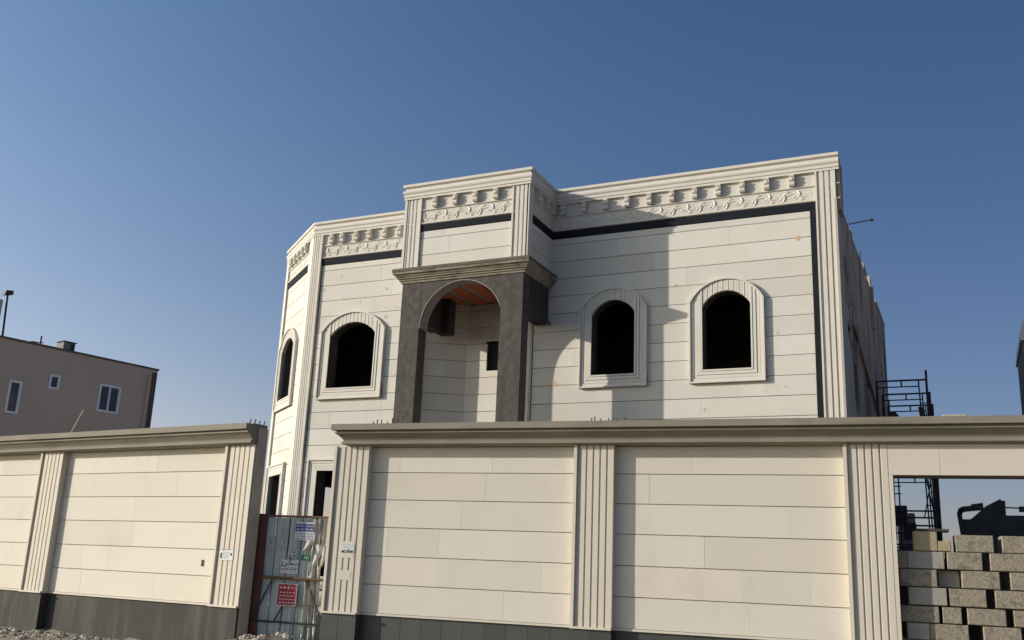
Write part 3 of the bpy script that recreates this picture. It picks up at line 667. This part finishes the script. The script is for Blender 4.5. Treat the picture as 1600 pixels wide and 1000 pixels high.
# ceiling of clay blocks between concrete ribs
mb = MB(); mb.box(W0, -11.0, -8.5, -19.8, -17.95, 7.49, 7.60); mb.build("ceiling_rib", LCON, H)
mb = MB()
for i in range(5): mb.box(W0, -10.93+.5*i, -10.93+.5*i+.34, -19.78, -18.1, 7.465, 7.4905)
mb.build("clay_block", CLAY, H)
# niche walls inside the portico
mb = MB(); NA = (-11.56, 19.17); NB = (-10.62, 19.80); nth = math.atan2(NB[1]-NA[1], NB[0]-NA[0]); NL = math.hypot(NB[0]-NA[0], NB[1]-NA[1])
FN = Fr(NA, nth); FNB = Fr((0, 19.80), 0)
ZN = [z for z in ZF if z < 7.4]+[7.47]
slabs(mb, FN, .10, NL+.012, ZN, -.03, 0, None, 201, .9, 1.6)
slabs(mb, FNB, -10.625, -8.63, ZN, -.03, 0, arch_hole([(-9.83,.27,5.83,6.56,6.56)]), 202, 2, 3)
mb.build("niche_cladding", STONE, H)
mb = MB(); mb.box(FN, 0, NL, -.28, -.032, .2, 7.6); mb.cells(FNB, -10.6, -8.4, .2, 7.6, -.28, -.032, arch_hole([(-9.83,.27,5.83,6.56,6.56)]), .1)
mb.box(W0, -8.62, -8.40, -19.8, -19.2, .2, 6.79); mb.build("niche_masonry", INN, H)
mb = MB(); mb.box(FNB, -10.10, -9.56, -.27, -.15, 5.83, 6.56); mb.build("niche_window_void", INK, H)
mb = MB(); mb.box(FW, -8.87, -8.62, -.6, .03, .25, 6.79); mb.box(FW, -8.84, -8.65, .03, .045, .25, 6.79); mb.build("pilaster", TRIM, H)
# roof odds and ends (parts of the unfinished roof edge)
for (y, z0, z1) in ((22.5,9.1,9.32),(25.2,9.2,9.72),(26.75,9.3,9.62)):
    mb = MB(); mb.path([(-2.15, y, z0-.2), (-2.15, y, z1)], .014); mb.build("rebar", RUSTB, H)
mb = MB(); mb.tube((-2.3, 21.65, 9.17), (-1.58, 21.65, 9.24), .015); mb.tube((-1.60, 21.65, 9.235), (-1.53, 21.65, 9.25), .035, 8); mb.build("outrigger_pipe", RUSTB, H)

# ================================================================== neighbours
th = math.radians(78.7); FNb = Fr((-34.29, 24.96), th)
N = thing("neighbouring_house", (-39, 26, .25), "brown rendered flat-roofed house behind the left boundary wall", "house")
mb = MB()
nw = [(.93,.23,6.56,7.82,7.82), (2.48,.20,7.80,8.34,8.34), (4.98,.47,7.21,8.34,8.34)]
nw2 = [(-3.2,.45,6.6,7.9,7.9), (-5.5,.45,6.6,7.9,7.9), (1.0,.4,2.6,4.2,4.2), (4.9,.5,2.6,4.2,4.2)]
allw = [(a, b, c_, d_, d_) for a, b, c_, d_, _ in nw+nw2]
mb.cells(FNb, -9, 7.15, .1, 9.42, -.25, 0, arch_hole(allw), .1)
mb.box(FNb, -9, 7.14, -9, -.252, .1, 9.30); mb.build("wall", BROWN, N)
mb = MB(); mb.box(FNb, -9.05, 7.19, -9.05, .05, 9.42, 9.50); mb.build("parapet_cap", mat("brown_cap", (.13,.105,.09), .9), N)
mb = MB(); mb.box(FNb, 6.90, 7.10, .002, .06, .1, 9.30); mb.build("corner_strip", mat("dark_brown_strip", (.10,.08,.065), .9), N)
mb = MB(); mb.tube(FNb.p(6.72, .06, .2), FNb.p(6.72, .06, 9.2), .05); mb.build("downpipe", BROWN, N)
mb = MB(); mb.box(FNb, -5, .02, -5, -.3, 9.50, 11.0); mb.build("stair_tower", BROWN, N)
for (a, b, c_, d_, _) in nw+nw2:
    f_ = MB(); t = .06
    f_.box(FNb, a-b-.03, a-b+t, -.10, .03, c_-.03, d_+.03); f_.box(FNb, a+b-t, a+b+.03, -.10, .03, c_-.03, d_+.03)
    f_.box(FNb, a-b+t, a+b-t, -.10, .03, c_-.03, c_+t); f_.box(FNb, a-b+t, a+b-t, -.10, .03, d_-t, d_+.03)
    if b > .4: f_.box(FNb, a-.035, a+.035, -.09, .02, c_+t, d_-t)
    w_ = f_.build("window", PVC, N)
    g_ = MB(); g_.box(FNb, a-b+t, a+b-t, -.085, -.06, c_+t, d_-t); g_.build("pane", GLASS, w_)
t = thing("flood_lamp", FNb.p(.28, -.4, 9.5), "thin pole with a lamp head on the brown house's roof", "lamp")
mb = MB(); mb.tube(FNb.p(.30, -.4, 9.30), FNb.p(.20, -.4, 11.3), .04); mb.build("pole", STEEL, t)
mb = MB(); mb.prism(FNb, [(.02, 11.22), (.36, 11.30), (.34, 11.46), (.06, 11.42)], -.52, -.25); mb.build("lamp_head", STEEL, t)
t = thing("air_conditioner", FNb.p(3.05, -.7, 9.3), "small box-shaped air conditioner on the brown house's roof edge", "air conditioner")
mb = MB(); mb.cham(FNb, 2.82, 3.32, -.9, -.35, 9.40, 9.90, .03); mb.build("casing", mat("casing_grey", (.20,.19,.17), .7), t)
mb = MB(); mb.box(FNb, 3.12, 3.30, -.35, -.33, 9.45, 9.85); mb.build("grille", SKIP, t)
mb = MB(); mb.box(FNb, 2.78, 3.36, -.93, -.3, 9.901, 9.93); mb.build("lid", WOOD, t)
t = thing("roof_antenna", FNb.p(1.85, -.4, 9.3), "short antenna stub beside the roof lamp pole", "antenna")
mb = MB(); mb.tube(FNb.p(1.85, -.4, 9.3), FNb.p(1.85, -.4, 9.93), .03); mb.tube(FNb.p(1.72, -.4, 9.62), FNb.p(1.96, -.4, 9.66), .02); mb.build("mast", STEEL, t)
mb = MB(); mb.cham(FNb, 1.50, 1.72, -.6, -.35, 9.3, 9.64, .02); mb.build("mount", LCON, t)
t = thing("timber_pole", FL.p(-3.9, -3, .25), "thin pale pole leaning behind the left boundary wall", "pole")
# pole: passes through the line of sight points at px(130,643)-(112,676)
mb = MB(); mb.tube((-20.96, 16, .2), (-18.60, 16, 4.56), .03, 8, .024); mb.build("shaft", mat("pale_timber", (.42,.35,.27), .8), t)
TP = t
# right-hand neighbour: only the corner shows
N2 = thing("neighbouring_house", (4, 32, .2), "grey rendered building with pale domed roof at the right edge", "house")
mb = MB(); mb.box(W0, 1.37, 8, -28.2, -25.2, 0, 7.1); mb.build("wall", PALEB, N2)
mb = MB(); pts = [(1.33, 7.101)]+[(4.7-3.37*math.cos(math.pi*i/20), 7.11+2.2*math.sin(math.pi*i/20)) for i in range(1, 20)]+[(8.07, 7.101)]
mb.prism(W0, pts[::-1], -28.3, -25.1); mb.build("vaulted_roof", SNDW, N2)

# ================================================================== scaffold
SC = thing("scaffold_tower", (-1.2, 25.8, .2), "dark steel scaffold tower of three frames beside the villa's right side wall", "scaffold")
xl, xr = -1.83, -.74
for k, y in enumerate((24.0, 25.75, 27.5)):
    mb = MB()
    for z in (6.03, 4.15, 2.27):
        mb.tube((xl, y, z-1.88), (xl, y, z), .026); mb.tube((xr, y, z-1.88), (xr, y, z+(.22 if z > 6 and k == 0 else .03)), .026)
        mb.tube((xl, y, z), (xr, y, z), .022); mb.tube((xl, y, z-.15), (xr-.17, y, z-.15), .015)
        mb.tube(((xl+xr)/2, y, z), ((xl+xr)/2, y, z-.15), .018)
        mb.tube((xr-.17, y, z), (xr-.13, y, z-1.7), .016); mb.tube((xl+.14, y, z-.15), (xl+.14, y, z-1.7), .014)
        for q in (.55, 1.0, 1.45): mb.tube((xr-.16, y, z-q), (xr, y, z-q), .012)
        mb.tube((xl+.14, y, z-1.0), (xl, y, z-1.0), .012)
        mb.tube((xl, y, z-1.35), (xr, y, z-1.35), .018) if k == 1 else None
    mb.build("end_frame", STEEL, SC)
for (x, y0, y1) in ((xl, 24.0, 25.75), (xr, 24.0, 25.75), (xr, 25.75, 27.5), (xl, 25.75, 27.5)):
    for z in (4.15, 2.27):
        mb = MB(); mb.tube((x, y0, z-.1), (x, y1, z+1.4 if z > 4 else z+1.2), .012); mb.tube((x, y1, z-.1), (x, y0, z+1.2), .012); mb.build("brace", STEEL, SC)
for i, (x0, z0, x1, z1, w_) in enumerate(((-1.72,5.50,-1.20,4.75,.20), (-1.00,5.60,-.90,4.6,.13))):
    mb = MB(); mb.prism(Fr((0, 25.2), 0), [(x1, z1), (x1+w_, z1), (x0+w_, z0), (x0, z0)], -.04, .0); mb.build("plank", WOOD, SC)
mb = MB()
for x in (-1.72, -1.62, -1.50): mb.tube((x, 24.5, 1.0), (x, 24.5, 4.3), .016)
for z in (3.45, 3.62, 2.30, 2.16): mb.tube((xl+.05, 24.5, z), (-1.45, 24.5, z), .014)
mb.tube((-.98, 24.3, 2.9), (-.76, 25.6, 4.2), .014); mb.tube((-.76, 24.3, 2.9), (-.98, 25.6, 4.2), .014)
for z in (3.05, 2.90, 2.72, 2.55): mb.tube((xl+.1, 24.4, z), (xr, 24.4, z), .02)
mb.cham(W0, -1.66, -1.36, -24.7, -24.5, 2.72, 3.18, .01); mb.cham(W0, -1.45, -1.18, -24.7, -24.5, 2.40, 2.78, .01)
mb.build("guard_rail", STEEL, SC)
t = thing("platform_hoarding", (-1.25, 29.5, .2), "low grey concrete stub beyond the scaffold tower", "wall")
mb = MB(); mb.box(W0, -1.9, -1.45, -29.9, -29.5, .1, 3.35); mb.build("stub", ECON, t)

# ================================================================== black skip behind the blocks
SK = thing("steel_skip", (1.0, 24.8, .2), "black steel skip with sloping side behind the concrete blocks", "skip")
FK = Fr((0, 24), 0)
def kk(x, z): return (x*1.2, 1.33+(z-1.33)*1.2)
body = [kk(.0,1.0), kk(2.2,1.0), kk(2.2,2.68), kk(.565,2.68), kk(.57,2.94), kk(.51,2.945), kk(.49,2.975), kk(.24,2.84), kk(.0,2.62), kk(-.08,2.58)]
mb = MB(); mb.prism(FK, body, -1.7, 0); mb.build("body", SKIP, SK)
mb = MB()
for seg in ([(-.21,2.3),(-.25,2.70),(-.22,2.79),(-.15,2.83),(.02,2.85),(.2,2.87)],):
    for (a, b), (c_, d_) in zip(seg[:-1], seg[1:]):
        p0, p1 = kk(a, b), kk(c_, d_); w_ = .10
        dx_, dz_ = p1[0]-p0[0], p1[1]-p0[1]; L_ = math.hypot(dx_, dz_); nx_, nz_ = dz_/L_*w_, -dx_/L_*w_
        mb.prism(FK, [(p0[0]+nx_, p0[1]+nz_), (p1[0]+nx_, p1[1]+nz_), p1, p0], -.3, .04)
p = [kk(-.20,1.0), kk(.05,1.0), kk(.05,2.60), kk(-.20,2.60)]; mb.prism(FK, p, -.32, .03)
mb.build("end_loop", SKIP, SK)
mb = MB(); mb.prism(FK, [kk(.0,2.845), kk(.2,2.875), kk(.2,2.90), kk(.0,2.87)], -.4, .06); mb.build("hinge_plate", SKIP, SK)
mb = MB(); mb.tube((.57*1.2, 23.99, 1.33+1.49*1.2), (.80*1.2, 23.99, 1.33+1.48*1.2), .015); mb.cham(FK, .94, 1.6, -.1, .1, 3.03, 3.14, .01); mb.build("lifting_bar", SKIP, SK)

# ================================================================== concrete blocks filling the opening
FBk = Fr((-1.02, 13.31), math.radians(5.067))
inv = None
def px_s(px, py):
    """photo pixel -> position along / height on the block face (used once, to read the layout off the photograph)"""
    d = fwd + right*((px-800)/f_px) + up*((500-py)/f_px)
    o = Vector((FBk.o[0], FBk.o[1], 0)); n = Vector((FBk.out[0], FBk.out[1], 0)); t_ = o.dot(n)/d.dot(n); P = d*t_
    v = P-o; return v.x*FBk.dx[0]+v.y*FBk.dx[1], P.z+1.33
rows = [  # zoom coordinates of the photograph's block joints: (x0,x1,kind)
    (245, 370, [(310,477,'Y',228),(479,572,'L',285),(605,875,'',0),(935,1190,'',0)]),
    (370, 498, [(190,262,'R',0),(265,525,'G',0),(545,795,'',0),(850,1110,'',0)]),
    (500, 628, [(212,475,'',0),(650,920,'',0),(995,1230,'',0)]),
    (630, 760, [(275,545,'G',0),(560,825,'',0),(888,1140,'',0)]),
    (765, 886, [(220,490,'',0),(515,650,'',0),(690,965,'',0),(1020,1260,'',0)]),
    (888, 1010, [(265,425,'G',0),(430,700,'',0),(805,1075,'',0)]),
]
ord_ = ["topmost", "second", "third", "fourth", "fifth", "sixth", "seventh", "eighth"]
pos_ = ["leftmost", "second from left", "third from left", "fourth from left", "fifth from left"]
HB = .262; ztop = 2.0
t = thing('gap_backing', (0.6, 14.4, .2), 'dark low backing wall added behind the concrete blocks to darken their gaps', 'wall'); mb = MB(); mb.box(FBk, -.3, 3.4, -1.1, -.95, .1, 1.72); mb.build('masonry', WOOD, t)  # invented backing that keeps the gaps between the blocks dark
def blk(s0, s1, z0, z1, m, label, shallow=False, d=0.0):
    t = MB(); w_ = s1-s0; D = .42
    t.cham(FBk, s0, s1, -D, d, z0, z1, .008)
    o = t.build("concrete_block", m); o["label"] = label; o["category"] = "block"; o["group"] = "concrete blocks stacked in the wall opening"
    return o
for k, (y0, y1, bl) in enumerate(rows):
    for q, (a, b, kd, yt) in enumerate(bl):
        ym = 780+(y0+y1)/2/4.546; s0, _ = px_s(1360+a/4.546, ym); s1, _ = px_s(1360+b/4.546, ym)
        _, zt = px_s(1360+700/4.546, 780+(y0+8)/4.546); _, zb = px_s(1360+700/4.546, 780+(y1+8)/4.546)
        if k == 0: zt += .0
        if kd == 'Y': zt += .035
        if kd == 'L': zt -= .08
        s0 = max(s0, .02); m_ = {'Y': BLOCKY, 'L': BLOCKY, 'G': BLOCKG, 'R': BLOCK}.get(kd, BLOCK)
        nm = {'Y': "yellowish broken concrete block", 'L': "low yellowish concrete block", 'G': "concrete block coloured shade-grey", 'R': "narrow rough concrete block"}.get(kd, "rough brown-grey concrete block")
        blk(s0, s1, zb+.004, zt-.004, m_, "%s, %s in the %s row of the stack" % (nm, pos_[q], ord_[k]), d=random.uniform(-.008, .008))
ord_ += ["ninth", "tenth", "eleventh", "twelfth", "thirteenth", "fourteenth"]
a_, _ = px_s(1360+482/4.546, 904); b_, _ = px_s(1360+643/4.546, 904); z1_ = px_s(1514, 780+510/4.546)[1]; z0_ = px_s(1514, 780+636/4.546)[1]
blk(a_+.004, b_-.004, z0_+.004, z1_-.004, BLOCKG, 'recessed grey block set deep between two blocks of the third row', d=-.14)
zlow = px_s(1514, 780+1018/4.546)[1]
k = 6
while zlow > .2:
    for q in range(4):
        s0 = .03+q*.56+(.12 if k % 2 else 0)
        t = blk(s0, s0+.49, max(zlow-.25, .1), zlow-.004, BLOCK, "rough concrete block, %s in the %s row of the stack" % (pos_[q], ord_[k]))
    zlow -= .26; k += 1
# loose slab on top, beige block on coping
t = MB(); _s, _z = px_s(1446, 780+238/4.546); s0, _ = px_s(1360+330/4.546, 834); s1, _ = px_s(1360+560/4.546, 834)
t.cham(FBk, s0, s1, -.3, .01, _z+.02, _z+.05, .005); o = t.build("wooden_board", WOOD); o["label"] = "thin weathered board lying on the yellowish top block"; o["category"] = "board"
t = MB(); t.cham(FR_, 8.62, 8.90, -.35, -.12, 3.408, 3.475, .01); o = t.build("stone_block", BEIGEB); o["label"] = "small beige stone offcut lying on the right wall's coping"; o["category"] = "stone"

for o in list(C.objects):
    if "_loc" in o: del o["_loc"]
